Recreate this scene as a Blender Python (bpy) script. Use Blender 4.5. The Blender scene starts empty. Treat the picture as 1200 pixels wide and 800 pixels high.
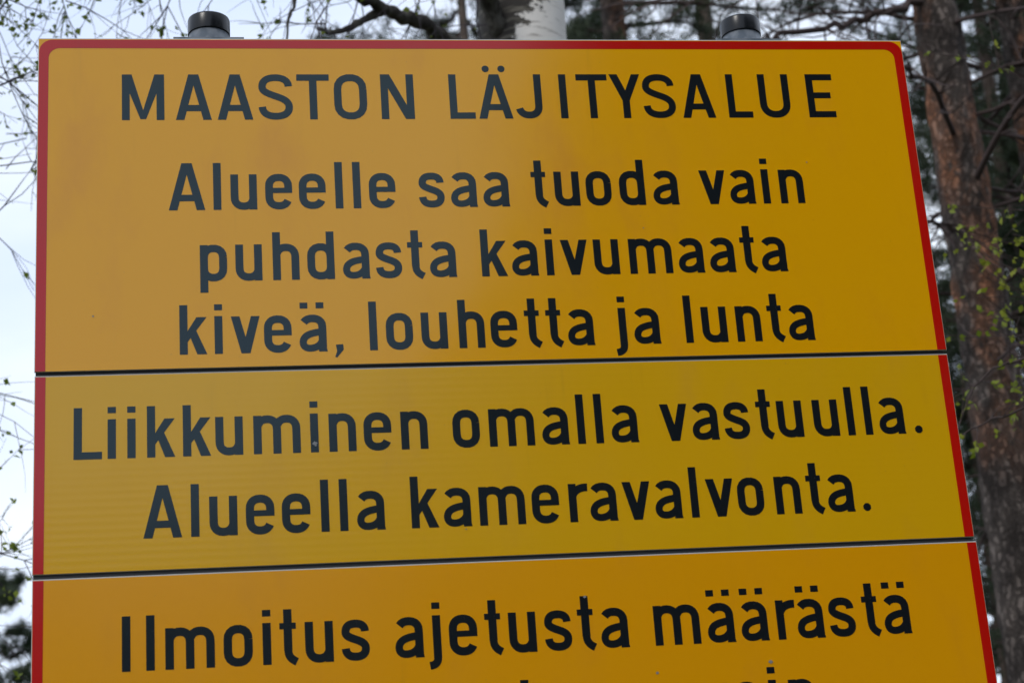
import bpy, math, random
import numpy as np
from mathutils import Vector, Matrix
from mathutils.geometry import delaunay_2d_cdt
R = math.radians
sc = bpy.context.scene
COL = sc.collection
ZS = 2.962                       # height of the sign's top edge above the ground

# ------------------------------------------------------------------ camera
cd = bpy.data.cameras.new('camera'); cam = bpy.data.objects.new('camera', cd); COL.objects.link(cam)
right = Vector((0.98824412, -0.13658104, -0.06869632)); up = Vector((0.02256979, -0.31407867, 0.94912865))
fwd = Vector((0.15120903, 0.93952127, 0.30730379))
CAM = Vector((0.29020891, -2.59684109, ZS - 1.36178485))
m = Matrix((right, up, -fwd)).transposed().to_4x4(); m.translation = CAM
cam.matrix_world = m
cd.sensor_width = 36; cd.lens = 63.75; cd.clip_start = 0.05; cd.clip_end = 2000
cd.dof.use_dof = True; cd.dof.focus_distance = 2.93; cd.dof.aperture_fstop = 7.2; cd.dof.aperture_blades = 7
sc.camera = cam

# ------------------------------------------------------------------ light
SUN_EL, SUN_AZ = R(46), R(-142)   # azimuth from +Y towards +X
w = bpy.data.worlds.new('World'); sc.world = w; w.use_nodes = True
nt = w.node_tree; nt.nodes.clear()
N = nt.nodes.new; LK = nt.links.new
sky = N('ShaderNodeTexSky'); sky.sky_type = 'NISHITA'; sky.sun_disc = False
sky.sun_elevation = SUN_EL; sky.sun_rotation = SUN_AZ
b1 = N('ShaderNodeBackground'); b1.inputs[1].default_value = 0.12; LK(sky.outputs[0], b1.inputs[0])
tc = N('ShaderNodeTexCoord'); mp = N('ShaderNodeMapping'); mp.inputs['Scale'].default_value = (1.6, 1.6, 4.5)
LK(tc.outputs['Generated'], mp.inputs[0])
n1 = N('ShaderNodeTexNoise'); n1.inputs['Scale'].default_value = 1.6; n1.inputs['Detail'].default_value = 5; n1.inputs['Roughness'].default_value = .55
LK(mp.outputs[0], n1.inputs['Vector'])
cr = N('ShaderNodeValToRGB'); cr.color_ramp.elements[0].position = .33; cr.color_ramp.elements[1].position = .66
cr.color_ramp.elements[0].color = (0.66, 0.765, 0.98, 1); cr.color_ramp.elements[1].color = (0.90, 0.955, 1.03, 1)
LK(n1.outputs[0], cr.inputs[0])
b2 = N('ShaderNodeBackground'); b2.inputs[1].default_value = 1.22; LK(cr.outputs[0], b2.inputs[0])
mx = N('ShaderNodeMixShader'); mx.inputs[0].default_value = .82
LK(b1.outputs[0], mx.inputs[1]); LK(b2.outputs[0], mx.inputs[2])
wo = N('ShaderNodeOutputWorld'); LK(mx.outputs[0], wo.inputs[0])
sl = bpy.data.lights.new('sun', 'SUN'); sl.energy = 1.2; sl.angle = R(14); sl.color = (1, .96, .9)
so = bpy.data.objects.new('sun', sl); COL.objects.link(so); so.location = (0, 0, 30)
sd = Vector((math.sin(SUN_AZ) * math.cos(SUN_EL), math.cos(SUN_AZ) * math.cos(SUN_EL), math.sin(SUN_EL)))
so.rotation_euler = sd.to_track_quat('Z', 'Y').to_euler()
sc.view_settings.view_transform = 'Standard'; sc.view_settings.look = 'None'
sc.view_settings.exposure = 0.12; sc.view_settings.gamma = 1.0
sc.cycles.use_denoising = True

# ------------------------------------------------------------------ helpers
def prop(o, label=None, cat=None, group=None, kind=None):
    if label: o['label'] = label
    if cat: o['category'] = cat
    if group: o['group'] = group
    if kind: o['kind'] = kind
    return o

def empty(name, loc, label=None, cat=None, group=None):
    o = bpy.data.objects.new(name, None); o.empty_display_size = .2; COL.objects.link(o); o.location = loc
    return prop(o, label, cat, group)

def mesh(name, V, F, mat, smooth=False):
    me = bpy.data.meshes.new(name)
    if isinstance(V, np.ndarray) and isinstance(F, np.ndarray):
        k = F.shape[1]
        me.vertices.add(len(V)); me.vertices.foreach_set('co', V.astype(np.float32).ravel())
        me.loops.add(F.size); me.loops.foreach_set('vertex_index', F.astype(np.int32).ravel())
        me.polygons.add(len(F)); me.polygons.foreach_set('loop_start', np.arange(len(F), dtype=np.int32) * k)
        me.update(calc_edges=True)
    else:
        me.from_pydata([tuple(v) for v in V], [], [tuple(f) for f in F])
    me.materials.append(mat)
    if smooth: me.polygons.foreach_set('use_smooth', [True] * len(me.polygons))
    me.update()
    return me

def link(name, me, parent=None, loc=(0, 0, 0)):
    o = bpy.data.objects.new(name, me); COL.objects.link(o); o.location = loc
    if parent: o.parent = parent
    return o

class G:                                  # geometry collector
    def __init__(s): s.V = []; s.F = []
    def add(s, V, F):
        b = len(s.V); s.V += [tuple(v) for v in V]; s.F += [tuple(i + b for i in f) for f in F]
    def box(s, a, b):
        x0, y0, z0 = a; x1, y1, z1 = b
        s.add([(x0,y0,z0),(x1,y0,z0),(x1,y1,z0),(x0,y1,z0),(x0,y0,z1),(x1,y0,z1),(x1,y1,z1),(x0,y1,z1)],
              [(0,3,2,1),(4,5,6,7),(0,1,5,4),(1,2,6,5),(2,3,7,6),(3,0,4,7)])
    def lathe(s, prof, n=32):             # (r, z) profile about the z axis
        V = []; F = []
        for r, z in prof:
            for i in range(n): a = 2*math.pi*i/n; V.append((r*math.cos(a), r*math.sin(a), z))
        for j in range(len(prof)-1):
            for i in range(n): F.append((j*n+i, j*n+(i+1) % n, (j+1)*n+(i+1) % n, (j+1)*n+i))
        F.append(tuple(range(n))[::-1]); F.append(tuple((len(prof)-1)*n+i for i in range(n)))
        s.add(V, F)
    def tube(s, pts, rads, n=6):
        if len(pts) < 2: return
        V = []; F = []; pts = [Vector(p) for p in pts]
        for j, p in enumerate(pts):
            d = (pts[min(j+1, len(pts)-1)] - pts[max(j-1, 0)]); d = d.normalized() if d.length > 1e-9 else Vector((0,0,1))
            a = d.cross(Vector((0.31, 0.17, 0.93)))
            if a.length < 1e-3: a = d.cross(Vector((1, 0, 0)))
            a.normalize(); b = d.cross(a)
            for i in range(n):
                t = 2*math.pi*i/n; V.append(p + (a*math.cos(t) + b*math.sin(t))*rads[j])
        for j in range(len(pts)-1):
            for i in range(n): F.append((j*n+i, j*n+(i+1) % n, (j+1)*n+(i+1) % n, (j+1)*n+i))
        F.append(tuple((len(pts)-1)*n+i for i in range(n)))
        s.add(V, F)
    def build(s, name, mat, parent=None, smooth=False, loc=(0, 0, 0)):
        return link(name, mesh(name, s.V, s.F, mat, smooth), parent, loc)

# ------------------------------------------------------------------ materials
def mat(name, color, rough=.6, metal=0., spec=.5):
    m = bpy.data.materials.new(name); m.use_nodes = True
    p = m.node_tree.nodes['Principled BSDF']
    p.inputs['Base Color'].default_value = (*color, 1); p.inputs['Roughness'].default_value = rough
    p.inputs['Metallic'].default_value = metal; p.inputs['Specular IOR Level'].default_value = spec
    return m, m.node_tree, p

def mixcol(t, a, b, fac):
    n = t.nodes.new('ShaderNodeMix'); n.data_type = 'RGBA'
    for k, v in ((6, a), (7, b)):
        if isinstance(v, tuple): n.inputs[k].default_value = (*v, 1)
        else: t.links.new(v, n.inputs[k])
    if isinstance(fac, float): n.inputs[0].default_value = fac
    else: t.links.new(fac, n.inputs[0])
    return n.outputs[2]

def noise(t, scale, detail=4, rough=.5, vscale=None, obj=True, dist=0.):
    tc = t.nodes.new('ShaderNodeTexCoord'); n = t.nodes.new('ShaderNodeTexNoise')
    n.inputs['Scale'].default_value = scale; n.inputs['Detail'].default_value = detail; n.inputs['Roughness'].default_value = rough
    n.inputs['Distortion'].default_value = dist
    mp = t.nodes.new('ShaderNodeMapping'); mp.inputs['Scale'].default_value = vscale or (1, 1, 1)
    t.links.new(tc.outputs['Object'], mp.inputs[0]); t.links.new(mp.outputs[0], n.inputs['Vector'])
    return n.outputs[0]

def ramp(t, src, p0, p1):
    n = t.nodes.new('ShaderNodeMapRange'); n.inputs[1].default_value = p0; n.inputs[2].default_value = p1
    n.interpolation_type = 'SMOOTHSTEP'; t.links.new(src, n.inputs[0]); return n.outputs[0]

def bump(t, p, src, strength, dist):
    b = t.nodes.new('ShaderNodeBump'); b.inputs['Strength'].default_value = strength; b.inputs['Distance'].default_value = dist
    t.links.new(src, b.inputs['Height']); t.links.new(b.outputs[0], p.inputs['Normal'])

def film(name, color, dirty, rough=.12, rib=False):
    """retroreflective / printed sign sheeting: glossy film with faint grime"""
    m, t, p = mat(name, color, rough, 0, .5); p.inputs['IOR'].default_value = 1.5; p.inputs['Specular Tint'].default_value = (.66, .92, 1, 1)
    n = noise(t, 7, 5, .6, (1, 1, .45)); g = ramp(t, n, .50, .80)
    s = noise(t, 160, 2, .5); g2 = ramp(t, s, .70, .80)
    st = noise(t, 38, 4, .6, (1, 1, .06)); g3 = ramp(t, st, .56, .80)
    c = mixcol(t, color, dirty, g)
    k3 = t.nodes.new('ShaderNodeMath'); k3.operation = 'MULTIPLY'; t.links.new(g3, k3.inputs[0]); t.links.new(ramp(t, noise(t, 3, 3, .5), .45, .65), k3.inputs[1])
    c = mixcol(t, c, tuple(x*.87+.004 for x in color), k3.outputs[0])
    k = t.nodes.new('ShaderNodeMath'); k.operation = 'MULTIPLY'; k.inputs[1].default_value = .35; t.links.new(g2, k.inputs[0])
    c = mixcol(t, c, tuple(x*.55+.04 for x in color), k.outputs[0])
    t.links.new(c, p.inputs['Base Color'])
    r = t.nodes.new('ShaderNodeMapRange'); r.inputs[1].default_value = .3; r.inputs[2].default_value = .7
    r.inputs[3].default_value = rough*.85; r.inputs[4].default_value = rough*1.3
    t.links.new(n, r.inputs[0]); t.links.new(r.outputs[0], p.inputs['Roughness'])
    if rib:
        w_ = t.nodes.new('ShaderNodeTexWave'); w_.wave_type = 'BANDS'; w_.bands_direction = 'Z'; w_.inputs['Scale'].default_value = 28
        w_.inputs['Distortion'].default_value = .6; w_.inputs['Detail'].default_value = 2
        tc = t.nodes.new('ShaderNodeTexCoord'); t.links.new(tc.outputs['Object'], w_.inputs[0])
        bump(t, p, w_.outputs[1], .08, .0004)
    else:
        bump(t, p, noise(t, 5, 2, .4), .45, .0012)
    return m

Y1 = film('yellow_film', (0.735, 0.345, 0.0005), (0.67, 0.295, 0.010))
Y2 = film('olive_yellow_film', (0.655, 0.352, 0.002), (0.60, 0.32, 0.015), .17, True)
Y3 = film('deep_yellow_film', (0.715, 0.308, 0.001), (0.655, 0.28, 0.008), .15)
RED = film('red_film', (0.47, 0.007, 0.003), (0.43, 0.02, 0.01))
BLK = film('black_film', (0.008, 0.010, 0.0125), (0.013, 0.015, 0.017))
ALU, t_, p_ = mat('bare_aluminium', (.42, .42, .41), .5, .55)
bump(t_, p_, noise(t_, 60, 3), .15, .001)
GALV, t_, p_ = mat('galvanised_steel', (.13, .15, .17), .5, .35)
c_ = mixcol(t_, (.085, .105, .13), (.17, .19, .215), ramp(t_, noise(t_, 55, 2, .5), .35, .65)); t_.links.new(c_, p_.inputs['Base Color'])
DARKRAIL, t_, p_ = mat('dark_rail', (.045, .046, .048), .6, .3)
PLAS, t_, p_ = mat('black_plastic', (.006, .007, .009), .26, 0, .32)
bump(t_, p_, noise(t_, 220, 3), .08, .0006)

# ------------------------------------------------------------------ the sign's lettering: strokes on a 1-unit cap height
S = .152; h = S/2; XH = .75
def arc(cx, cy, rx, ry, a0, a1, n=9, p=2.25):
    o = []
    for i in range(n+1):
        a = R(a0 + (a1-a0)*i/n); c, s_ = math.cos(a), math.sin(a)
        o.append((cx + rx*math.copysign(abs(c)**(2/p), c), cy + ry*math.copysign(abs(s_)**(2/p), s_)))
    return o
def bez(p0, *segs, n=9):
    o = [p0]
    for a, b, c in segs:
        for i in range(1, n+1):
            t = i/n; u = 1-t
            o.append(tuple(u**3*p0[k] + 3*u*u*t*a[k] + 3*u*t*t*b[k] + t**3*c[k] for k in (0, 1)))
        p0 = c
    return o
def stroke(pts, w=S, disc=False):
    q = []; L = []; Rr = []; P = [np.array(p, float) for p in pts]
    P = [P[0]] + [b for a, b in zip(P, P[1:]) if np.hypot(*(b-a)) > 1e-5]
    for i, p in enumerate(P):
        d1 = P[i]-P[i-1] if i else P[1]-P[0]; d2 = P[i+1]-P[i] if i < len(P)-1 else d1
        d1 = d1/np.hypot(*d1); d2 = d2/np.hypot(*d2); n1 = np.array([-d1[1], d1[0]]); n2 = np.array([-d2[1], d2[0]])
        b = n1+n2; b = b/np.hypot(*b); k = min(1/max(b@n1, .4), 1.6)
        L.append(p + b*w/2*k); Rr.append(p - b*w/2*k)
    for i in range(len(P)-1):
        a = (L[i+1]-L[i]) @ (P[i+1]-P[i]) > 0; b = (Rr[i+1]-Rr[i]) @ (P[i+1]-P[i]) > 0
        if a and b: q.append([L[i], L[i+1], Rr[i+1], Rr[i]])
        elif a: q.append([L[i], L[i+1], (P[i+1]+P[i])/2])
        elif b: q.append([(P[i+1]+P[i])/2, Rr[i+1], Rr[i]])
    if disc:
        D = np.concatenate([[0], np.cumsum([np.hypot(*(b-a)) for a, b in zip(P, P[1:])])])
        for d, p in zip(D, P):
            if w/2+.01 < d < D[-1]-w/2-.01: q.append([p + np.array([math.cos(a), math.sin(a)])*w*.498 for a in np.linspace(0, 2*math.pi, 19)[:-1]])
    return q
def rect(x0, y0, x1, y1): return [[(x0, y0), (x1, y0), (x1, y1), (x0, y1)]]
def shift(q, dx): return [[(p[0]+dx, p[1]) for p in f] for f in q]
def stad(w, xh):
    rx = (w-S)/2; ry = rx*1.02; pts = arc(w/2, xh-h-ry+.005, rx, ry, 0, 180) + arc(w/2, h+ry-.005, rx, ry, 180, 360); pts.append(pts[0])
    return stroke(pts)
def n_arch(w, xl, xh=XH, foot=0):
    """arch from a stem centred at xl to a leg whose outer edge is w"""
    xr = w-h; rx = (xr-xl)/2; ry = min(rx*1.05, .19)
    pts = arc((xl+xr)/2, xh-h-ry+.005, rx, ry, 158, 0, 11); pts.append((xr, foot))
    return stroke(pts)
def a_body(w):
    rx = (w-S)/2
    q = stroke([(w-h, 0), (w-h, XH-h-.17)] + arc(w/2, XH-h-.17+.005, rx, .17, 0, 150, 9))
    q += stroke(bez((w-h-.01, .405), ((w-.25, .385), (h+.01, .36), (h, .2)), ((h, .10), (.14, h-.005), (.215, h-.005)), ((.30, h-.005), (w-h-.04, .11), (w-h, .24))), .138)
    q += [[(w-h, 0), (w+.012, 0), (w+.004, .05), (w-h, .12)]]
    return q
def s_body(w, H, t):
    a = H-h+.005
    m_ = H*.515
    return stroke(bez((w-h-.005, a-.145*t), ((w-h-.005, a-.05*t), (w*.72, a), (w/2, a)), ((w*.26, a), (h, a-.05*t), (h, a-.155*t)),
                      ((h, m_+.075*t), (w*.28, m_+.045*t), (w/2, m_)), ((w*.75, m_-.045*t), (w-h, m_-.09*t), (w-h, h+.145*t)),
                      ((w-h, h+.05*t), (w*.74, h-.005), (w/2, h-.005)), ((w*.27, h-.005), (h, h+.045*t), (h-.005, h+.15*t))), .147, True)
def dots(w, sq=True):
    if sq: return rect(w/2-.235, .885, w/2-.085, 1.005) + rect(w/2+.075, .885, w/2+.225, 1.005)
    return [[(w/2+dx+.075*math.cos(a*math.pi/8), 1.125+.075*math.sin(a*math.pi/8)) for a in range(16)] for dx in (-.165, .165)]
GL = {}
def g(c, w, q): GL[c] = (w, q)
w = .53; g('a', w, a_body(w)); g('ä', .535, a_body(w) + dots(w))
w = .525; g('o', w, stad(w, XH))
w = .53
g('d', w, rect(w-S, 0, w, 1) + stad(w, XH)); g('p', .52, rect(0, -.235, S, XH) + stad(.52, XH))
rx = (w-S)/2
g('e', w, stroke(arc(w/2, h+rx-.005, rx, rx, -22, -180, 12) + [(h, .3)] + arc(w/2, XH-h-rx+.005, rx, rx, 180, 0, 12) + [(w-h, .40)]) + rect(h, .345, w, .455))
w = .515
g('n', w, rect(0, 0, S, XH) + n_arch(w, h)); g('h', w, rect(0, 0, S, 1) + n_arch(w, h))
g('u', w, [[(w-x, XH-y) for x, y in f] for f in GL['n'][1]])
w = .885; c = w/2
g('m', w, rect(0, 0, S, XH) + n_arch(c+h, h) + n_arch(w, c))
w = .35; g('r', w, rect(0, 0, S, XH) + stroke(arc(.34, XH-h-.2, .34-h, .2, 165, 82, 8, 2)))
w = .515; g('s', w, s_body(w, XH, 1))
w = .315; g('t', w, rect(.075, .24, .075+S, 1) + rect(0, .635, w-.015, .75) + stroke(bez((.075+h, .25), ((.075+h, .15), (.19, .085), (w-.01, .03))), .145))
w = .52; g('k', w, rect(0, 0, S, 1) + [[(S-.01, .24), (S-.01, .455), (w-.195, XH), (w-.005, XH)], [(.185, .395), (.30, .515), (w, 0), (w-.19, 0)]])
w = .55; g('v', w, [[(0, XH), (.165, XH), (w/2+.085, 0), (w/2-.085, 0)], [(w, XH), (w-.165, XH), (w/2-.085, 0), (w/2+.085, 0)]])
g('i', S, rect(0, 0, S, .765) + rect(0, .885, S, 1.005)); g('l', S, rect(0, 0, S, 1)); g('I', S, rect(0, 0, S, 1))
w = .24; g('j', w, rect(w-S, .885, w, 1.005) + stroke([(w-h, .765), (w-h, 0)] + bez((w-h, -.02), ((w-h, -.10), (.12, -.155), (.01, -.165))), .145) + rect(w-S, -.02, w, .765))
g(',', .155, [[(.015, .13), (.155, .14), (.165, .03), (.03, -.13), (-.005, -.115), (.035, 0)]])
g('.', .155, [[(h+.083*math.cos((a+.5)*math.pi/4), .08+.083*math.sin((a+.5)*math.pi/4)) for a in range(8)]])
w = .705; A = [[(0, 0), (.165, 0), (w/2+.06, 1), (w/2-.1, 1)], [(w, 0), (w-.165, 0), (w/2-.06, 1), (w/2+.1, 1)]] + rect(.12, .19, w-.12, .325)
g('A', w, A); g('Ä', w, A + dots(w, False))
w = .83; g('M', w, rect(0, 0, S, 1) + rect(w-S, 0, w, 1) + [[(0, 1), (.19, 1), (w/2+.055, .02), (w/2-.055, .02)], [(w, 1), (w-.19, 1), (w/2-.055, .02), (w/2+.055, .02)]])
w = .675; g('N', w, rect(0, 0, S, 1) + rect(w-S, 0, w, 1) + [[(0, 1), (.185, 1), (w, 0), (w-.185, 0)]])
w = .685; g('S', w, s_body(w, 1, 1.35))
w = .655; g('T', w, rect(0, 1-.14, w, 1) + rect(w/2-h, 0, w/2+h, 1))
w = .665; g('O', w, stad(w, 1))
w = .52; g('L', w, rect(0, 0, S, 1) + rect(0, 0, w, .14))
w = .56; g('J', w, stroke([(w-h, 1), (w-h, .3)] + arc(w/2, h+.2, w/2-h, .2, 0, -168, 12)))
w = .66; rx = (w-S)/2; g('U', w, stroke([(h, 1), (h, .4)] + arc(w/2, h+rx-.005, rx, rx, 180, 360, 14) + [(w-h, .4), (w-h, 1)]))
w = .655; g('Y', w, rect(w/2-h, 0, w/2+h, .47) + [[(0, 1), (.175, 1), (w/2+h, .45), (w/2-h, .40)], [(w, 1), (w-.175, 1), (w/2-h, .45), (w/2+h, .40)]])
w = .59; g('E', w, rect(0, 0, S, 1) + rect(0, 1-.14, w-.01, 1) + rect(0, .44, w-.075, .575) + rect(0, 0, w, .14))

CAP = .0775
def glyph_mesh(c):
    wd, quads = GL[c]; V = []; F = []
    for q in quads:
        ar = sum(q[i][0]*q[(i+1) % len(q)][1] - q[(i+1) % len(q)][0]*q[i][1] for i in range(len(q)))
        if ar < 0: q = q[::-1]
        F.append(list(range(len(V), len(V)+len(q)))); V += [Vector((float(p[0]), float(p[1]))) for p in q]
    v, e, f, ov, oe, of = delaunay_2d_cdt(V, [], F, 1, 1e-5)
    f = [t for t, o in zip(f, of) if o]
    z = 0.00035/CAP                       # cut film has a real, if tiny, thickness
    n = len(v); top = [(p[0]-wd/2, -z, p[1]) for p in v]; bot = [(p[0]-wd/2, 0, p[1]) for p in v]
    cnt = {}
    for t in f:
        for i in range(3):
            a, b = t[i], t[(i+1) % 3]; cnt[(a, b)] = 1
    side = [(b, a, a+n, b+n) for a, b in cnt if (b, a) not in cnt]
    P = [(x*CAP, y*CAP, zz*CAP) for x, y, zz in top+bot]
    return mesh('letter', P, list(f)+side, BLK)
GM = {}

# ------------------------------------------------------------------ the sign
SW = 1.40
sign = empty('road_sign', (SW/2, .045, 0), 'large yellow notice board with red border and black Finnish lettering on two steel posts', 'sign')
def rp(o): # children keep world coordinates relative to the sign's base
    o.parent = sign; o.location = (o.location[0]-SW/2, o.location[1]-.045, o.location[2]); return o
def plate(x0, x1, z0, z1, th=.0025):
    """aluminium sheet with a bevelled rim, front at y=0"""
    b = .0012; q = G()
    r = [(x0, z0), (x1, z0), (x1, z1), (x0, z1)]; ri = [(x0+b, z0+b), (x1-b, z0+b), (x1-b, z1-b), (x0+b, z1-b)]
    V = [(x, 0, z) for x, z in ri] + [(x, b*.8, z) for x, z in r] + [(x, th, z) for x, z in r]
    F = [(0, 1, 2, 3), (11, 10, 9, 8)] + [(i, i+4, (i+1) % 4+4, (i+1) % 4) for i in range(4)] + [(i+4, i+8, (i+1) % 4+8, (i+1) % 4+4) for i in range(4)]
    q.add(V, F); return q
def sheet(name, pts_faces, y, matl, parent, th=.0003):
    """film of real thickness from 2D faces in x,z"""
    P, F = pts_faces; n = len(P)
    V = [(x, y-th, z) for x, z in P] + [(x, y, z) for x, z in P]
    ed = {}
    for f in F:
        for i in range(len(f)): ed[(f[i], f[(i+1) % len(f)])] = 1
    side = [(b, a, a+n, b+n) for a, b in ed if (b, a) not in ed]
    return link(name, mesh(name, V, list(F)+side, matl), parent)
H1, T2, H2, T3, H3 = .5432, .5485, .8424, .8490, 1.36
YW, YP = (0, 0, 0), None
panels = []
for i, (top, bot, ym, dx0, dx1, dy) in enumerate(((0, H1, Y1, 0, 0, 0), (T2, H2, Y2, .0005, 0, .0012), (T3, H3, Y3, .001, .001, -.0006))):
    x0, x1, z1, z0 = dx0, SW+dx1, ZS-top, ZS-bot
    pl = plate(x0, x1, z0, z1).build("panel", ALU, loc=(0, dy, 0)); rp(pl)
    pl['label'] = ['upper yellow panel with rounded red border and the heading', 'middle olive yellow panel with red side stripes', 'lower deep yellow panel with red side stripes'][i]
    e = .0009
    sheet('yellow_sheet', ([(x0+e, z0+e), (x1-e, z0+e), (x1-e, z1-.0018), (x0+e, z1-.0018)], [(0, 1, 2, 3)]), 0, ym, pl)
    bw = .0145; o_ = .0013
    if i == 0:
        ro, ri = .021, .017
        def edge(off, r, n=9, tz=.0016):
            a0 = [(x0+off, z0+e+.0003)]; L_ = [(x0+off, z0+e+.0003)]
            for k in range(n): a = R(180-90*k/(n-1)); L_.append((x0+off+r+r*math.cos(a), z1-off-tz-r+r*math.sin(a)))
            for k in range(n): a = R(90-90*k/(n-1)); L_.append((x1-off-r+r*math.cos(a), z1-off-tz-r+r*math.sin(a)))
            L_.append((x1-off, z0+e+.0003)); return L_
        O_, I_ = edge(o_, ro), edge(o_+bw, ri); n = len(O_)
        sheet('red_border', (O_+I_, [(k+1, k, k+n, k+1+n) for k in range(n-1)]), -.0003, RED, pl)
    else:
        for xa in (x0+o_, x1-o_-bw):
            sheet('red_stripe', ([(xa, z0+e+.0003), (xa+bw, z0+e+.0003), (xa+bw, z1-.0018-.0003), (xa, z1-.0018-.0003)], [(0, 1, 2, 3)]), -.0003, RED, pl)
    panels.append(pl)

LINES = [
(0, .1403, "M.1588 A.2358 A.2996 S.3623 T.4208 O.4792 N.5533 L.656 Ä.7092 J.763 I.8197 T.8676 Y.9221 S.9768 A1.0412 L1.1105 U1.1697 E1.2481"),
(0, .2908, "A.2234 l.2691 u.3093 e.3625 e.4139 l.4549 l.4825 e.5218 s.5988 a.6486 a.6995 t.7688 u.8131 o.8638 d.9179 a.9715 v1.0498 a1.0971 i1.1367 n1.1796"),
(0, .4063, "p.2615 u.3142 h.3702 d.4229 a.476 s.5266 t.568 a.6093 k.6894 a.7368 i.7765 v.8159 u.8666 m.937 a1.0013 a1.0519 t1.0951 a1.136"),
(0, .5213, "k.2298 i.2669 v.3067 e.3546 ä.4067 ,.4453 l.4974 o.5371 u.5903 h.6473 e.6971 t.7416 t.7749 a.8157 j.8788 a.9195 l.9866 u1.0277 n1.0825 t1.1261 a1.1666"),
(1, .6764, "L.0768 i.1108 i.1388 k.1812 k.2327 u.2793 m.3489 i.4036 n.445 e.4969 n.5516 o.6294 m.6982 a.764 l.804 l.8318 a.8705 v.9487 a.9962 s1.0467 t1.0907 u1.1313 u1.1884 l1.2275 l1.2556 a1.2932 .1.3356"),
(1, .7957, "A.1823 l.2283 u.2686 e.3213 e.3731 l.4148 l.4421 a.481 k.5608 a.6084 m.6758 e.7409 r.79 a.8279 v.8796 a.927 l.9678 v1.0081 o1.0553 n1.1135 t1.156 a1.1956 .1.236"),
(2, .9840, "I.1304 l.1638 m.2186 o.2856 i.3259 t.3562 u.3997 s.4514 a.5276 j.5647 e.6062 t.6502 u.6927 s.745 t.7867 a.828 m.9221 ä.9877 ä1.0387 r1.0871 ä1.1245 s1.174 t1.2189 ä1.2587"),
(2, 1.1010, "l.690 v.967 a1.016 i1.0555 n1.0995"),
]
for pi, base, txt in LINES:
    for tok in txt.split():
        c, x = tok[0], float(tok[1:])
        if c not in GM: GM[c] = glyph_mesh(c)
        link('letter', GM[c], panels[pi], (x, -.0003, ZS-base))
SPK, t_, p_ = mat('dried_splash', (.20, .205, .215), .7)
for pi, x, z, r_ in ((1, .4038, -.6628, .0034), (1, .4048, -.6660, .0016), (2, .7881, -.9078, .0022), (2, 1.0573, -1.0157, .0032), (2, .8859, -1.0233, .0022), (0, .084, -.4585, .0015), (0, .93, -.33, .0011), (1, .62, -.80, .0013), (0, 1.21, -.22, .0012)):
    n_ = 11; P = [(x + r_*(1+.25*math.sin(i*2.1+x*50))*math.cos(2*math.pi*i/n_), ZS+z + r_*(.8+.25*math.cos(i*3.3+x*70))*math.sin(2*math.pi*i/n_)) for i in range(n_)]
    sheet('splash', (P, [tuple(range(n_))]), -.00068, SPK, panels[pi], .00015)
# posts, caps, clamps
for px in (.2608, 1.1402):
    q = G(); q.lathe([(.0320, 0), (.0320, ZS+.030)]); po = q.build('post', GALV, smooth=False, loc=(px, .045, 0)); rp(po)
    for f in po.data.polygons: f.use_smooth = abs(f.normal.z) < .5
    q = G(); q.lathe([(.0333, ZS+.0275), (.0335, ZS+.029), (.0335, ZS+.0525), (.0325, ZS+.0555), (.029, ZS+.0572), (.016, ZS+.0578)])
    c = q.build('post_cap', PLAS, po, True)
    for f in c.data.polygons: f.use_smooth = len(f.vertices) == 4 and f.center.z > ZS+.028
    for zc in (-.012, -.40, -.70, -1.10):
        q = G(); q.box((-.055, -.0415, ZS+zc-.02), (.055, -.036, ZS+zc+.0165)); q.box((-.0375, -.036, ZS+zc-.012), (-.0335, .036, ZS+zc+.012)); q.box((.0335, -.036, ZS+zc-.012), (.0375, .036, ZS+zc+.012)); q.box((-.0375, .0335, ZS+zc-.012), (.0375, .0375, ZS+zc+.012))
        q.build('clamp', GALV, po)
for a, b in ((H1, T2), (H2, T3)):          # dark channel added behind each joint so the gap reads dark
    q = G(); q.box((.0015, .0045, ZS-b-.012), (SW-.004, .0065, ZS-a+.012)); q.box((.004, .0065, ZS-b-.012), (SW-.004, .030, ZS-b-.010)); q.box((.004, .0065, ZS-a+.010), (SW-.004, .030, ZS-a+.012))
    rp(q.build('rail', DARKRAIL))
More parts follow.
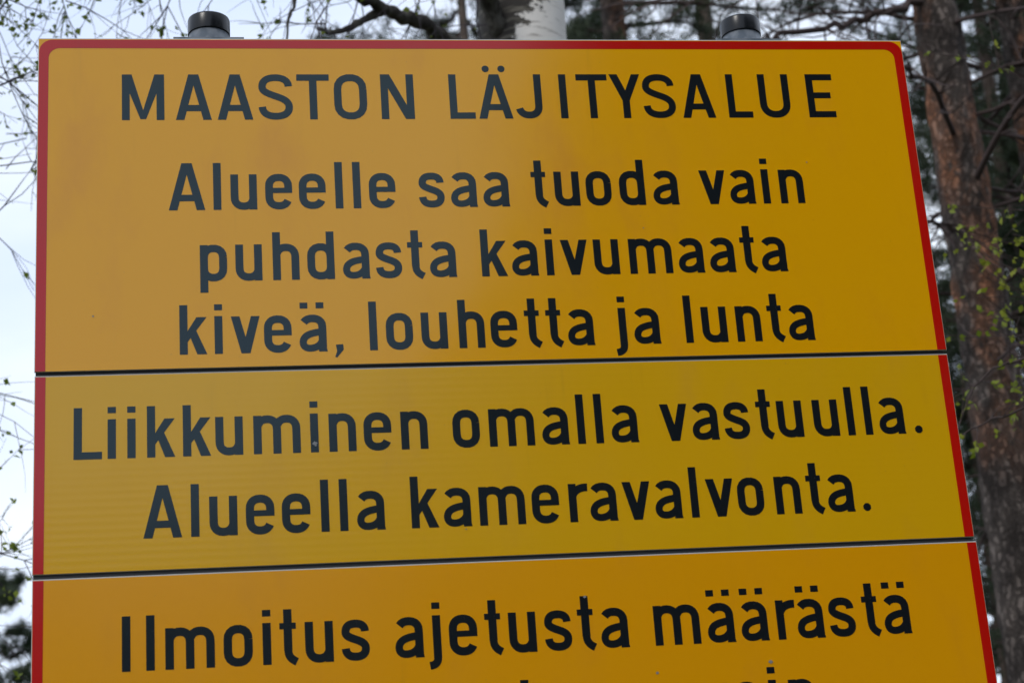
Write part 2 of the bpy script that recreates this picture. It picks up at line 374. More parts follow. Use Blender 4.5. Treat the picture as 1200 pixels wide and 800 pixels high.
#TREES
# ------------------------------------------------------------------ the wood: materials
def bark(name, a, b, c, scale, vz=.35, orange=.5, plates=False):
    m, t, p = mat(name, a, .9, 0, .2)
    n1 = noise(t, scale, 5, .65, (1, 1, vz)); n2 = noise(t, 2.6 if plates else 1.1, 3, .55, (1, 1, .6)); n3 = noise(t, scale*3, 4, .6, (1, 1, .5))
    col = mixcol(t, a, b, ramp(t, n1, .40, .62)); mul = t.nodes.new('ShaderNodeMath'); mul.operation = 'MULTIPLY'
    t.links.new(ramp(t, n2, .62-orange*.25, .72-orange*.15), mul.inputs[0]); t.links.new(ramp(t, n3, .30, .5), mul.inputs[1])
    fo = mul.outputs[0]
    if plates:                             # pine bark turns orange and papery up the stem, grey plates below
        tc = t.nodes.new('ShaderNodeTexCoord'); sx = t.nodes.new('ShaderNodeSeparateXYZ'); t.links.new(tc.outputs['Object'], sx.inputs[0])
        mm = t.nodes.new('ShaderNodeMath'); mm.operation = 'MULTIPLY'; t.links.new(fo, mm.inputs[0]); t.links.new(ramp(t, sx.outputs[2], 3.2, 4.4), mm.inputs[1]); fo = mm.outputs[0]
    col = mixcol(t, col, c, fo)
    if plates:
        mp = t.nodes.new('ShaderNodeMapping'); mp.inputs['Scale'].default_value = (1, 1, .42); t.links.new(tc.outputs['Object'], mp.inputs[0])
        dn = t.nodes.new('ShaderNodeTexNoise'); dn.inputs['Scale'].default_value = 13; dn.inputs['Detail'].default_value = 6; dn.inputs['Roughness'].default_value = .7; t.links.new(tc.outputs['Object'], dn.inputs['Vector'])
        va = t.nodes.new('ShaderNodeVectorMath'); va.operation = 'MULTIPLY_ADD'; t.links.new(dn.outputs['Color'], va.inputs[0]); va.inputs[1].default_value = (.13, .13, .13); t.links.new(mp.outputs[0], va.inputs[2])
        vo = t.nodes.new('ShaderNodeTexVoronoi'); vo.feature = 'DISTANCE_TO_EDGE'; vo.inputs['Scale'].default_value = 27; t.links.new(va.outputs[0], vo.inputs['Vector'])
        v2 = t.nodes.new('ShaderNodeTexVoronoi'); v2.inputs['Scale'].default_value = 27; t.links.new(va.outputs[0], v2.inputs['Vector'])
        hs = t.nodes.new('ShaderNodeSeparateXYZ'); t.links.new(v2.outputs['Color'], hs.inputs[0])
        col = mixcol(t, mixcol(t, col, mixcol(t, col, (.20, .165, .145), .35), ramp(t, hs.outputs[0], .60, .85)), mixcol(t, col, (.022, .017, .014), .62), ramp(t, vo.outputs[0], .10, .01))
        t.links.new(col, p.inputs['Base Color']); bump(t, p, ramp(t, vo.outputs[0], 0, .25), 1, .02); return m
    t.links.new(col, p.inputs['Base Color'])
    bump(t, p, n3, .7, .012); return m
PINE_BARK = bark('pine_bark', (.062, .050, .044), (.165, .135, .118), (.37, .17, .095), 8, .5, .66, True)
PINE_BARK_DARK = bark('dark_pine_bark', (.062, .046, .038), (.11, .085, .07), (.17, .075, .04), 8, .3, .3)
TWIG, _, _ = mat('dark_twig', (.060, .043, .040), .8, 0, .2)
BIRCH_TWIG, _, _ = mat('birch_twig', (.055, .045, .055), .7, 0, .3)
LIMB_BARK = bark('lichened_limb_bark', (.035, .030, .026), (.085, .080, .068), (.16, .17, .13), 26, .6, .3)
def birch_bark():
    m, t, p = mat('birch_bark', (.6, .58, .54), .75, 0, .25)
    n1 = noise(t, 3.0, 5, .6, (1, 1, .8), dist=.6); n2 = noise(t, 14, 4, .6, (.5, .5, 3.5)); n3 = noise(t, 30, 3)
    col = mixcol(t, (.68, .65, .61), (.30, .27, .24), ramp(t, n2, .56, .70))
    tc = t.nodes.new('ShaderNodeTexCoord'); sx = t.nodes.new('ShaderNodeSeparateXYZ'); t.links.new(tc.outputs['Object'], sx.inputs[0])
    # black corky bark climbs from one flank and round the branch collars
    ma = t.nodes.new('ShaderNodeMath'); ma.operation = 'MULTIPLY_ADD'; t.links.new(sx.outputs[0], ma.inputs[0]); ma.inputs[1].default_value = -2.4
    nf = t.nodes.new('ShaderNodeMath'); nf.operation = 'MULTIPLY_ADD'; t.links.new(noise(t, 17, 5, .7, (1, 1, 1.6)), nf.inputs[0]); nf.inputs[1].default_value = .8; nf.inputs[2].default_value = -.4
    nq = t.nodes.new('ShaderNodeMath'); nq.operation = 'ADD'; t.links.new(nf.outputs[0], nq.inputs[0]); t.links.new(n1, nq.inputs[1]); t.links.new(nq.outputs[0], ma.inputs[2])
    mz = t.nodes.new('ShaderNodeMath'); mz.operation = 'MULTIPLY_ADD'; t.links.new(sx.outputs[2], mz.inputs[0]); mz.inputs[1].default_value = 4.0; mz.inputs[2].default_value = -18.9
    sn = t.nodes.new('ShaderNodeMath'); sn.operation = 'SINE'; t.links.new(mz.outputs[0], sn.inputs[0])
    mb = t.nodes.new('ShaderNodeMath'); mb.operation = 'MULTIPLY_ADD'; t.links.new(sn.outputs[0], mb.inputs[0]); mb.inputs[1].default_value = .38; t.links.new(ma.outputs[0], mb.inputs[2])
    col = mixcol(t, col, mixcol(t, (.030, .026, .022), (.12, .11, .09), ramp(t, n2, .5, .65)), ramp(t, mb.outputs[0], .50, .57))
    t.links.new(col, p.inputs['Base Color']); bump(t, p, n1, .5, .02); return m
BIRCH_BARK = birch_bark()
def leafmat(name, a, b, tr=.25, scale=1.3):
    m, t, p = mat(name, a, .55, 0, .3)
    c = mixcol(t, a, b, ramp(t, noise(t, scale, 3), .35, .65)); t.links.new(c, p.inputs['Base Color'])
    if tr:
        d = t.nodes.new('ShaderNodeBsdfTranslucent'); t.links.new(c, d.inputs[0]); x = t.nodes.new('ShaderNodeMixShader'); x.inputs[0].default_value = tr
        t.links.new(p.outputs[0], x.inputs[1]); t.links.new(d.outputs[0], x.inputs[2]); t.links.new(x.outputs[0], t.nodes['Material Output'].inputs[0])
    return m
NEEDLE = leafmat('pine_needles', (.028, .046, .022), (.055, .074, .036), .12)
NEEDLE2 = leafmat('spruce_needles', (.022, .040, .020), (.042, .064, .028), .1)
LEAF = leafmat('young_birch_leaf', (.12, .17, .018), (.20, .25, .03), .35, 6)
LEAF2 = leafmat('fresh_yellow_leaf', (.17, .22, .02), (.27, .29, .03), .4, 6)

rng = np.random.default_rng(11)
def unit(a): return a/np.maximum(np.linalg.norm(a, axis=-1, keepdims=True), 1e-9)

def needles(P, D, per, ln, wd, spread=.9, span=.16):
    """P,D: (n,3) tuft centres and shoot directions -> triangles of single needles"""
    n = len(P); P = np.repeat(P, per, 0); D = np.repeat(D, per, 0); k = n*per
    b = P + D*(rng.random((k, 1))-.3)*span
    r = unit(rng.normal(size=(k, 3))); d = unit(D*(1-spread*.5) + r*spread)
    s = unit(np.cross(d, rng.normal(size=(k, 3))))*wd/2; l = ln*(.7+.6*rng.random((k, 1)))
    V = np.stack([b-s, b+s, b+d*l], 1).reshape(-1, 3); F = np.arange(k*3).reshape(-1, 3)
    return V, F

def leaves(P, size, foldn=True):
    """small folded ovate leaves (4 tris)"""
    n = len(P); d = unit(rng.normal(size=(n, 3)) + np.array([0, 0, -.5])); s = unit(np.cross(d, rng.normal(size=(n, 3)))); u = np.cross(d, s)
    L_ = size*(.6+.8*rng.random((n, 1))); w_ = L_*.36
    b = P; t = P+d*L_; m1 = P+d*L_*.42+s*w_+u*w_*.35; m2 = P+d*L_*.42-s*w_+u*w_*.35; c = P+d*L_*.5
    V = np.stack([b, m1, t, m2, c], 1).reshape(-1, 3)
    i = np.arange(n)[:, None]*5
    F = np.concatenate([i+np.array([[0, 1, 4]]), i+np.array([[1, 2, 4]]), i+np.array([[2, 3, 4]]), i+np.array([[3, 0, 4]])])
    return V, F

def trunk_mesh(g_, H, r0, r1, n=28, rings=90, rough=.05, lean=(0, 0), seed=0, wob=.05, zfine=None):
    rr = random.Random(seed); ph = [rr.random()*6.28 for _ in range(8)]
    V = []; F = []
    zs = [H*(i/rings) for i in range(rings+1)] if zfine is None else zfine
    rg = np.random.default_rng(seed); plates = rg.normal(size=(len(zs), n))
    plates = (plates + np.roll(plates, 1, 0) + np.roll(plates, 1, 1)*.5)/2
    for j, z in enumerate(zs):
        f = z/H; r = r0*(1-f)**.85*(1) + r1*f if f < 1 else r1
        r *= 1 + .35*math.exp(-z/.25)
        cx = lean[0]*f + wob*math.sin(z*.5+ph[0]) - wob*math.sin(ph[0]); cy = lean[1]*f + wob*math.sin(z*.43+ph[1]) - wob*math.sin(ph[1])
        for i in range(n):
            a = 2*math.pi*i/n; q = r*(1+rough*plates[j, i]+.03*math.sin(3*a+ph[2]+z*.7)); V.append((cx+q*math.cos(a), cy+q*math.sin(a), z))
    for j in range(len(zs)-1):
        for i in range(n): F.append((j*n+i, j*n+(i+1) % n, (j+1)*n+(i+1) % n, (j+1)*n+i))
    F.append(tuple((len(zs)-1)*n+i for i in range(n)))
    g_.add(V, F)

def curve(p, d, L_, seg, bend, jit, rr):
    pts = [Vector(p)]; d = Vector(d).normalized()
    for i in range(seg):
        d = (d + Vector(bend)*(L_/seg) + Vector((rr.gauss(0, jit), rr.gauss(0, jit), rr.gauss(0, jit)))).normalized()
        pts.append(pts[-1] + d*(L_/seg))
    return pts

def pine_parts(H, base, nl, seed, Lmax=2.4, dead=10, per=15, tuft=9, nl_len=.07, wd=.0045, bmat=None, r0=.14, spruce=False, rings=90, deadrange=(.25, 1.)):
    """trunk, branches and needle crown meshes of a conifer, in its own space"""
    rr = random.Random(seed); T = G(); trunk_mesh(T, H, r0, .02, 24 if rings > 60 else 14, rings, .055, seed=seed, wob=.03)
    B = G(); P = []; D = []
    for k in range(nl):
        f = (k+rr.random())/nl; z = base + (H-base)*f*.97
        if spruce: L_ = Lmax*(1-f)**.8*(.75+.4*rr.random())+.12
        else: L_ = Lmax*(.35+.65*math.sin(math.pi*min(1, .25+.75*(1-f))))*(.6+.6*rr.random())*(1-.55*f)
        a = rr.random()*6.283 if not spruce else k*2.4+rr.random()*.6
        up_ = rr.uniform(-.15, .45) if not spruce else -.15+f*.6
        pts = curve((0, 0, z), (math.cos(a), math.sin(a), up_), L_, 6, (0, 0, .12 if not spruce else .10), .11, rr)
        rb = .010+.011*L_; B.tube(pts, [rb*(1-.85*i/6) for i in range(7)], 5)
        for i in range(2, 7):
            for s_ in range(3 if i < 6 else 4):
                dd = (pts[i]-pts[i-1]).normalized() + Vector((rr.gauss(0, .65), rr.gauss(0, .65), rr.gauss(.12, .3)))
                l2 = L_*rr.uniform(.12, .30)*(1 if i < 6 else .7)
                if l2 < .1: l2 = .1
                p2 = curve(pts[i], dd, l2, 3, (0, 0, .3), .16, rr); B.tube(p2, [.0065, .005, .0035, .002], 3)
                for j in range(tuft):
                    t = rr.uniform(.15, 1.05)*3; jx = min(int(t), 2); q = p2[jx].lerp(p2[jx+1], t-jx)
                    v = (p2[jx+1]-p2[jx]).normalized() + Vector((rr.gauss(0, .5), rr.gauss(0, .5), rr.gauss(.1, .4)))
                    P.append(q + v*.05); D.append(v.normalized())
    for k in range(dead):
        z = H*rr.uniform(*deadrange)*(base/H if base > .5 else .5); a = rr.random()*6.283; L_ = rr.uniform(.5, 1.9)
        pts = curve((0, 0, z), (math.cos(a), math.sin(a), rr.uniform(-.1, .35)), L_, 7, (0, 0, -.08), .16, rr)
        B.tube(pts, [.014*(1-.8*i/7) for i in range(8)], 5)
        for i in range(2, 8):
            for s_ in range(2):
                p2 = curve(pts[i], (pts[i]-pts[i-1]).normalized()+Vector((rr.gauss(0, .8), rr.gauss(0, .8), rr.gauss(0, .5))), rr.uniform(.15, .5), 4, (0, 0, -.2), .25, rr)
                B.tube(p2, [.006, .005, .004, .003, .0018], 3)
    V, F = needles(np.array(P), np.array([tuple(d) for d in D]), per, nl_len, wd, .9, .16)
    bm = bmat or PINE_BARK_DARK
    return (mesh('trunk', T.V, T.F, bm, True), mesh('branches', B.V, B.F, TWIG), mesh('crown', V, F, NEEDLE2 if spruce else NEEDLE))

def place_tree(name, meshes, loc, rz, label, cat, group=None, scale=1.):
    o = empty(name, loc, label, cat, group); o.rotation_euler.z = rz; o.scale = (scale,)*3
    for nm, me in zip(('trunk', 'branches', 'crown'), meshes):
        c = link(nm, me, o)
        if nm != 'trunk': c['kind'] = 'stuff'
    return o

# ------------------------------------------------------------------ ground
gm, t_, p_ = mat('forest_floor', (.09, .075, .05), .95, 0, .15)
c_ = mixcol(t_, (.085, .070, .048), (.055, .080, .030), ramp(t_, noise(t_, .8, 6, .6), .42, .6)); c_ = mixcol(t_, c_, (.16, .13, .09), ramp(t_, noise(t_, 6, 5, .6), .58, .7))
t_.links.new(c_, p_.inputs['Base Color']); bump(t_, p_, noise(t_, 14, 6, .7), .8, .04)
gx = [-400, -150, -60] + [i*1.5 for i in range(-20, 21)] + [60, 150, 400]
rr = random.Random(3); gv = []; nn = len(gx)
for y in gx:
    for x in gx: gv.append((x, y, (rr.uniform(-.09, .02) if abs(x) < 31 and abs(y) < 31 and math.hypot(x-.7, y) > 2.2 else -.01)))
gf = [(j*nn+i, j*nn+i+1, (j+1)*nn+i+1, (j+1)*nn+i) for j in range(nn-1) for i in range(nn-1)]
prop(link('ground', mesh('ground', gv, gf, gm, True)), kind='structure')

# ------------------------------------------------------------------ pines and spruces
GP = 'pines and spruces of the wood'
pA = pine_parts(15.5, 6.7, 46, 21, 2.1, 16, per=14, tuft=8, bmat=PINE_BARK, r0=.165, rings=260)
# the near pine with orange flaking bark
near = place_tree('pine_tree', pA, (4.01, 5.60, 0), 1.9, 'nearest pine right of the sign, thick trunk with flaking orange and grey bark', 'pine tree', GP)
pB = pine_parts(14, 4.9, 48, 5, 2.3, 18, per=15, tuft=9, nl_len=.08, wd=.008, r0=.17, rings=120, bmat=PINE_BARK)
pC = pine_parts(13, 3.6, 50, 8, 2.4, 14, per=15, tuft=9, nl_len=.085, wd=.010, r0=.13, rings=60)
sA = pine_parts(11, 1.0, 90, 15, 2.2, 0, per=12, tuft=6, nl_len=.06, wd=.010, r0=.11, spruce=True, rings=30)
place_tree('pine_tree', pB, (6.16, 9.01, 0), .4, 'brown-barked pine at the far right edge behind the nearest pine', 'pine tree', GP)
place_tree('pine_tree', pC, (9.10, 15.35, 0), 2.2, 'thin distant pine seen between the two thick trunks on the right', 'pine tree', GP)
pD = pine_parts(16, 10.9, 24, 31, 2.0, 20, per=12, tuft=8, nl_len=.085, wd=.006, r0=.15, rings=60, deadrange=(.55, 1.))
place_tree('pine_tree', pD, (4.91, 12.72, 0), 4.1, 'slim brown pine trunk rising just left of the right post cap', 'pine tree', GP)
place_tree('pine_tree', pB, (3.35, 10.04, 0), 3.3, 'dark pine trunk between the birch and the right post cap', 'pine tree', GP)
pE = pine_parts(9, 1.5, 52, 44, 2.2, 4, per=9, tuft=7, nl_len=.16, wd=.024, r0=.13, rings=40)
spots = [
 (7.6, 12.5, .3, pC, 1.0, 'pine standing behind the far right pines, half hidden by their crowns'),
 (11.6, 19.5, 1.2, sA, 1.0, 'dark spruce beyond the nearest pine at the right edge'),
 (8.3, 16.8, 2.4, sA, .85, 'dark spruce filling the gap right of the sign'),
 (6.7, 12.2, .9, sA, .55, 'low young spruce beside the sign\'s lower right edge'),
 (4.2, 17.5, 5.2, pC, 1.05, 'far pine whose crown fills the gap right of the birch'),
 (2.6, 13.5, 2.7, pC, .95, 'pine behind the birch trunk with ragged dark crown'),
 (6.3, 9.9, 1.1, sA, .62, 'young spruce close behind the nearest pine'),
 (8.0, 11.6, 4.4, sA, .8, 'half-grown spruce at the right edge behind the pine trunks'),
 (5.6, 13.6, 5.1, sA, .8, 'half-grown spruce hidden by the sign\'s right side'),
 (10.4, 17.6, 5.0, pC, 1.1, 'distant pine crown between the thick trunks at the right'),
 (9.0, 13.0, 1.4, pC, 1.0, 'pine at the right edge with dense dark crown behind the sapling'),
 (4.3, 14.6, 1.9, pC, .9, 'pine with dark crown between the two slim trunks'),
 (5.2, 15.6, 3.7, sA, .95, 'spruce behind the middle of the right-hand wood'),
 (-3.75, 27.1, 1.0, pE, .85, 'small far conifer low at the left edge beyond the sign'),
 (-6.2, 28.5, 2.0, pE, .95, 'far pine beyond the left edge of the sign'),
]
for x, y, rz, ms, s_, lab in spots:
    place_tree('spruce_tree' if ms is sA else 'pine_tree', ms, (x, y, 0), rz, lab, 'spruce tree' if ms is sA else 'pine tree', GP, s_)
# unseen spruces behind the viewpoint, added so their dark treeline reflects in the sign
GB = 'unseen trees added to reflect in the sign'
back = []; rb_ = random.Random(5)
prof = [(-24, 14), (-16, 13), (-9, 13), (-3, 12.5), (1, 14), (4.5, 16.5), (8, 19.5), (10.5, 24), (12.8, 30), (15.5, 38), (24, 42), (40, 40), (70, 38)]
for az in np.arange(-23, 8, 2.6): back.append((CAM.x + 24*math.sin(R(az)), 2.6 - 24*math.cos(R(az)), (1.6+24*math.tan(R(11.5)))/11))
az = -24.
while az < 74:
    el = np.interp(az, [p[0] for p in prof], [p[1] for p in prof]); D = rb_.uniform(17, 21) if el > 11 else rb_.uniform(27, 33)
    back.append((CAM.x + D*math.sin(R(az)), 2.6 - D*math.cos(R(az)), (1.6 + D*math.tan(R(el)))/11)); az += 1.7 if az < 28 else 5
for k, (x, y, s_) in enumerate(back):
    place_tree('spruce_tree', sA, (x, y, 0), k*1.3, 'unseen spruce behind the viewpoint, added for its dark reflection in the sign', 'spruce tree', GB, s_)

# ------------------------------------------------------------------ the birch behind the sign
birch = empty('birch_tree', (1.40, 3.32, 0), 'birch behind the sign with white and black trunk, mossy limb and drooping leafing twigs', 'birch tree')
T = G(); trunk_mesh(T, 11, .24, .03, 40, 240, .018, seed=4, wob=.02)
T.build('trunk', BIRCH_BARK, birch, True)
rr = random.Random(77)
def W(x, y, z): return Vector((x-1.40, y-3.32, z))
def limb(pts, r, nm='limb', m_=LIMB_BARK):
    P_ = []
    for i in range(len(pts)-1):            # Catmull-Rom through the given points, a little gnarled
        p0 = pts[max(i-1, 0)]; p1, p2 = pts[i], pts[i+1]; p3 = pts[min(i+2, len(pts)-1)]
        for k in range(6):
            t = k/6; P_.append(.5*((2*p1)+(p2-p0)*t+(2*p0-5*p1+4*p2-p3)*t*t+(3*p1-p0-3*p2+p3)*t**3) + Vector((rr.gauss(0, .12), rr.gauss(0, .12), rr.gauss(0, .12)))*r)
    P_.append(pts[-1]); n = len(P_)-1
    q = G(); q.tube(P_, [r*(1-.7*i/n)*(1+rr.uniform(-.12, .16)) for i in range(n+1)], 10)
    q.build(nm, m_, birch, True); return P_
twigs = G(); LP = []
def twig(p, d, L_, r, depth, grav, leafy=1., kids=5):
    seg = max(4, int(L_/.07)); pts = curve(p, d, L_, seg, (0, 0, -grav), .14, rr)
    twigs.tube(pts, [r*(1-.65*i/seg) for i in range(seg+1)], 4)
    for i in range(1, seg+1):
        if depth == 0 or i > seg*.3:
            if rr.random() < .33*leafy:
                for _ in range(rr.choice((1, 2, 2, 3))): LP.append(pts[i] + Vector((rr.gauss(0, .006),)*3))
    if depth > 0:
        for k in range(kids):
            i = rr.randint(1, seg-1); dd = (pts[i+1]-pts[i]).normalized() + Vector((rr.gauss(0, .6), rr.gauss(0, .6), rr.gauss(0, .45)))
            twig(pts[i], dd, L_*rr.uniform(.3, .6), r*.6, depth-1, grav*.8, leafy, max(2, kids-2))
L1 = [W(1.39, 3.32, 3.95), W(1.317, 3.213, 4.297), W(1.176, 3.135, 4.476), W(1.042, 3.053, 4.567), W(.905, 2.919, 4.571), W(.811, 2.828, 4.553), W(.702, 2.687, 4.538), W(.541, 2.397, 4.531), W(.1, 2.2, 4.60)]
c1 = limb(L1, .036)
c2 = limb([W(.811, 2.828, 4.553), W(.734, 2.785, 4.491), W(.673, 2.739, 4.432), W(.614, 2.693, 4.398), W(.575, 2.66, 4.395)], .0155)
c3 = limb([W(1.40, 3.32, 4.35), W(1.308, 3.265, 4.593), W(1.262, 3.223, 4.691), W(1.208, 3.13, 4.80), W(1.114, 2.942, 4.92), W(.892, 2.568, 5.0), W(.397, 2.302, 5.12), W(-.108, 2.086, 4.98), W(-.467, 1.94, 4.80)], .045)
c5 = limb([W(1.42, 3.34, 5.6), W(1.9, 3.2, 6.2), W(2.6, 3.0, 6.5), W(3.4, 2.7, 6.4)], .04)
c6 = limb([W(1.39, 3.34, 6.0), W(.9, 3.6, 6.7), W(.1, 3.9, 7.1), W(-.8, 4.1, 7.0)], .04)
c7 = limb([W(.62, 2.44, 5.07), W(.53, 2.40, 4.70), W(.50, 2.40, 4.37), W(.478, 2.40, 4.29), W(.46, 2.395, 4.15)], .0085, 'limb')
c8 = limb([W(1.4, 3.3, 5.2), W(.7, 3.6, 5.55), W(-.2, 3.5, 5.6), W(-1.0, 3.2, 5.2)], .03)
def dr(c): return Vector(c).normalized()
for (x, y, z, d, L_, r_, dp, leafy) in (
    (-.33, 2.30, 4.80, (.05, 0, -1), .62, .0048, 2, 1.3), (-.24, 2.36, 4.84, (-.1, .1, -1), .55, .0042, 2, 1.3), (-.38, 2.3, 4.6, (.2, 0, -1), .5, .0038, 2, 1.1),
    (-.50, 2.25, 4.35, (.6, .1, -.55), .55, .0034, 2, .7), (-.55, 2.35, 4.15, (.8, .1, -.35), .60, .0032, 2, .6), (-.56, 2.3, 3.95, (.8, 0, .05), .55, .003, 2, .5), (-.55, 2.3, 3.75, (.8, .1, -.1), .5, .0028, 1, .5),
    (-.60, 2.35, 3.50, (.75, 0, .5), .55, .0030, 1, .35), (-.48, 2.2, 3.45, (.3, 0, -1), .35, .0022, 1, .6), (-.50, 2.3, 3.15, (.7, 0, -.3), .35, .0018, 1, .7), (-.46, 2.4, 2.95, (.6, 0, -.7), .3, .0018, 1, .6),
    (-.12, 2.35, 4.80, (.1, .1, -1), .50, .0032, 2, .9), (-.02, 2.4, 4.80, (-.2, .1, -1), .45, .0028, 2, .7), (.05, 2.42, 4.8, (.15, 0, -1), .5, .003, 2, .6), (.14, 2.36, 4.85, (-.1, 0, -1), .42, .0026, 1, .9), 
    (.40, 2.36, 4.85, (-.45, .05, -1), .68, .0034, 1, .3), (.62, 2.45, 4.8, (-.5, 0, -1), .5, .0028, 2, .4), (.55, 2.42, 4.42, (-1, 0, .12), .42, .0024, 1, .45), (.60, 2.6, 4.38, (-1, 0, .02), .30, .003, 1, .3),
    (.75, 2.75, 4.7, (-.2, 0, -1), .45, .003, 2, .3), (.95, 2.85, 4.75, (.1, .2, -1), .4, .0026, 1, .3), (.62, 2.7, 4.42, (.1, .1, -1), .3, .002, 1, .3), (.47, 2.4, 4.45, (.6, .1, -.8), .3, .0022, 2, .3),
    (-.56, 2.6, 2.72, (.8, 0, .1), .42, .0026, 2, .6), (-.60, 2.6, 2.60, (.9, 0, .35), .42, .0024, 2, .5), (-.58, 2.55, 2.5, (.8, .2, -.1), .38, .002, 1, .5)):
    twig(W(x, y, z), d, L_, r_, dp, .35, leafy, 6)
for _ in range(26):                                # fine tangle at the outer left of the crown
    x = rr.uniform(-.62, -.12); z = rr.uniform(3.95, 4.75)
    twig(W(x, rr.uniform(2.2, 2.9), z), (rr.gauss(.2, .7), rr.gauss(0, .3), rr.gauss(-.2, .6)), rr.uniform(.3, .6), .0021, 1, .25, .5, 5)
for _ in range(14):
    twig(W(rr.uniform(-.1, 1.1), rr.uniform(2.4, 2.9), rr.uniform(4.6, 4.85)), (rr.gauss(0, .5), rr.gauss(0, .3), -.8), rr.uniform(.2, .5), .0019, 1, .25, .35, 4)
for _ in range(8):
    twig(W(rr.uniform(-.65, -.5), rr.uniform(2.3, 2.6), rr.uniform(2.45, 3.4)), (rr.uniform(.4, 1), rr.gauss(0, .3), rr.gauss(-.2, .4)), rr.uniform(.25, .45), .0017, 1, .25, .5, 4)
for c in (c5, c6, c3, c8, c1):                     # the rest of the drooping crown, mostly above the picture
    for _ in range(22 if c is c8 or c is c6 else 14):
        p = rr.choice(c[8:])
        if c is c1 and p.x > -.75: continue
        twig(p, (rr.gauss(0, .5), rr.gauss(0, .5), rr.uniform(-.6, .5)), rr.uniform(.4, .9), .0035, 1, .9, .8, 5)
# a few weathered hanging sprays reaching down from the long left-hand bough
bough = limb([W(-.4, 3.42, 5.5), W(-.8, 3.0, 4.9), W(-1.0, 2.7, 4.0), W(-.95, 2.6, 3.2), W(-.80, 2.6, 2.7), W(-.55, 2.6, 2.55)], .010, 'limb')
prop(twigs.build('twigs', BIRCH_TWIG, birch), kind='stuff')
V, F = leaves(np.array([tuple(p) for p in LP]), .0195)
prop(link('leaves', mesh('leaves', V, F, LEAF), birch), kind='stuff')

# long dead lower limbs of the nearest pines, reaching towards the sign
near_inv = Matrix.Rotation(-1.9, 4, 'Z') @ Matrix.Translation((-4.01, -5.60, 0))
PT = G()
def plimb(pts, r):
    P_ = [near_inv @ Vector(p) for p in pts]; out = []
    for i in range(len(P_)-1):
        for k in range(5): out.append(P_[i].lerp(P_[i+1], k/5) + Vector((rr.gauss(0, .6), rr.gauss(0, .6), rr.gauss(0, .6)))*r)
    out.append(P_[-1]); n = len(out)-1; q = G(); q.tube(out, [r*(1-.6*i/n) for i in range(n+1)], 8); q.build('limb', TWIG, near, True)
    for i in range(3, n+1):
        for _ in range(2): PT.tube(curve(out[i], (out[i]-out[i-1]).normalized()+Vector((rr.gauss(0, .8), rr.gauss(0, .8), rr.gauss(0, .6))), rr.uniform(.12, .5), 4, (0, 0, -.3), .22, rr), [.0065, .0055, .0045, .0035, .002], 3)
for z_ in (4.9, 5.05, 5.4, 5.6, 5.85, 6.3, 6.5):
    a_ = rr.uniform(2.2, 7.0); plimb([(4.01, 5.58, z_), (4.01+.5*math.cos(a_), 5.58+.5*math.sin(a_), z_+.05), (4.01+1.0*math.cos(a_+.1), 5.58+1.0*math.sin(a_+.1), z_+rr.uniform(-.1, .2)), (4.01+1.6*math.cos(a_+.15), 5.58+1.6*math.sin(a_+.15), z_+rr.uniform(-.2, .3))], .011)
plimb([(4.034, 5.55, 6.12), (3.711, 5.402, 5.989), (3.391, 5.317, 5.858), (2.945, 5.161, 5.683), (2.6, 5.0, 5.5)], .024)
plimb([(4.0, 5.55, 5.30), (3.63, 4.95, 5.33), (3.3, 4.6, 5.27), (3.0, 4.3, 5.2)], .016)
plimb([(4.0, 5.55, 5.02), (4.1, 4.95, 5.28), (4.3, 4.6, 5.36), (4.6, 4.4, 5.45)], .018)
plimb([(4.0, 5.6, 4.45), (4.35, 5.1, 4.6), (4.6, 4.8, 4.5), (4.9, 4.5, 4.4)], .016)
plimb([(4.0, 5.6, 4.75), (3.7, 5.2, 4.7), (3.45, 5.0, 4.62), (3.2, 4.7, 4.6)], .014)
prop(PT.build('twigs', TWIG, near), kind='stuff')

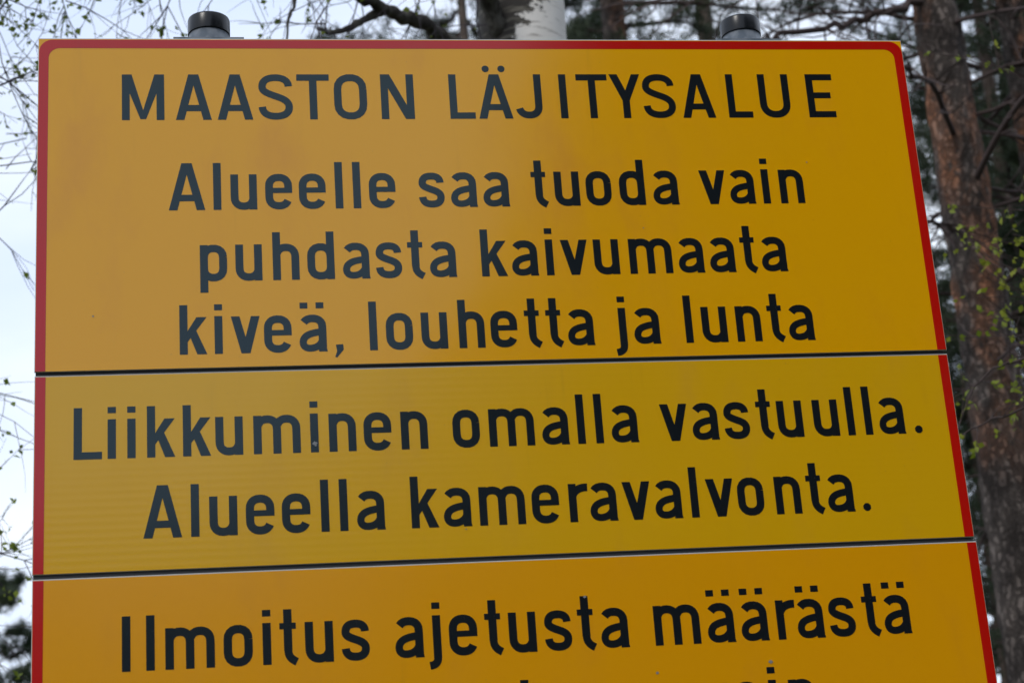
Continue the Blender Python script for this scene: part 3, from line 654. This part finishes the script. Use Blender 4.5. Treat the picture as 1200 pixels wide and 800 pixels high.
# leafing sapling by the sign's right edge
sap = empty('birch_sapling', (2.75, 1.85, 0), 'thin sapling with fresh yellow-green leaves beside the right edge of the sign', 'sapling')
twigs = G(); LP = []
def Q(x, y, z): return Vector((x-2.75, y-1.85, z))
st = G(); sp = [Q(2.75, 1.85, 0), Q(2.78, 1.88, .9), Q(2.70, 1.86, 1.8), Q(2.66, 1.88, 2.7), Q(2.68, 1.85, 3.5), Q(2.62, 1.9, 4.2)]
st.tube(sp, [.017, .015, .012, .009, .006, .003], 8); st.build('stem', TWIG, sap, True)
def path(pts, r):
    o = []
    for a, b in zip(pts, pts[1:]):
        for k in range(5): o.append(a.lerp(b, k/5) + Vector((rr.gauss(0, .004),)*3))
    o.append(pts[-1]); n = len(o)-1; twigs.tube(o, [r*(1-.6*i/n) for i in range(n+1)], 5)
    for i in range(2, n, 2): twig(o[i], (rr.gauss(0, .7), rr.gauss(0, .4), rr.gauss(.3, .6)), rr.uniform(.08, .2), .0016, 0, -.3, 1.2)
path([Q(2.66, 1.86, 3.06), Q(2.564, 1.856, 3.03), Q(2.438, 1.918, 2.994), Q(2.364, 1.953, 2.982), Q(2.304, 1.98, 2.93), Q(2.25, 2.0, 2.82)], .0055)
path([Q(2.68, 1.86, 2.92), Q(2.42, 1.927, 2.855), Q(2.334, 1.967, 2.835), Q(2.25, 2.0, 2.80)], .005)
for z, a in ((2.5, 2.6), (2.75, 3.3), (3.05, 2.9), (3.2, 3.4), (3.35, 2.7), (3.75, 2.8), (3.3, 0), (3.6, 5), (2.9, 1.0), (2.2, 3.0), (2.0, .5)):
    twig(Q(2.67, 1.87, z), (math.cos(a), math.sin(a)*.7, .45), rr.uniform(.25, .5), .003, 1, -.25, 1.5, 4)
for _ in range(22):
    z = rr.uniform(2.75, 3.30); a = rr.uniform(1.9, 3.6); twig(Q(2.66+rr.uniform(-.05, .05), 1.87, z), (math.cos(a), math.sin(a)*.6, rr.uniform(.1, .8)), rr.uniform(.2, .5), .0022, 1, -.2, 1.3, 3)
prop(twigs.build('twigs', TWIG, sap), kind='stuff')
V, F = leaves(np.array([tuple(p) for p in LP]), .020)
prop(link('leaves', mesh('leaves', V, F, LEAF2), sap), kind='stuff')
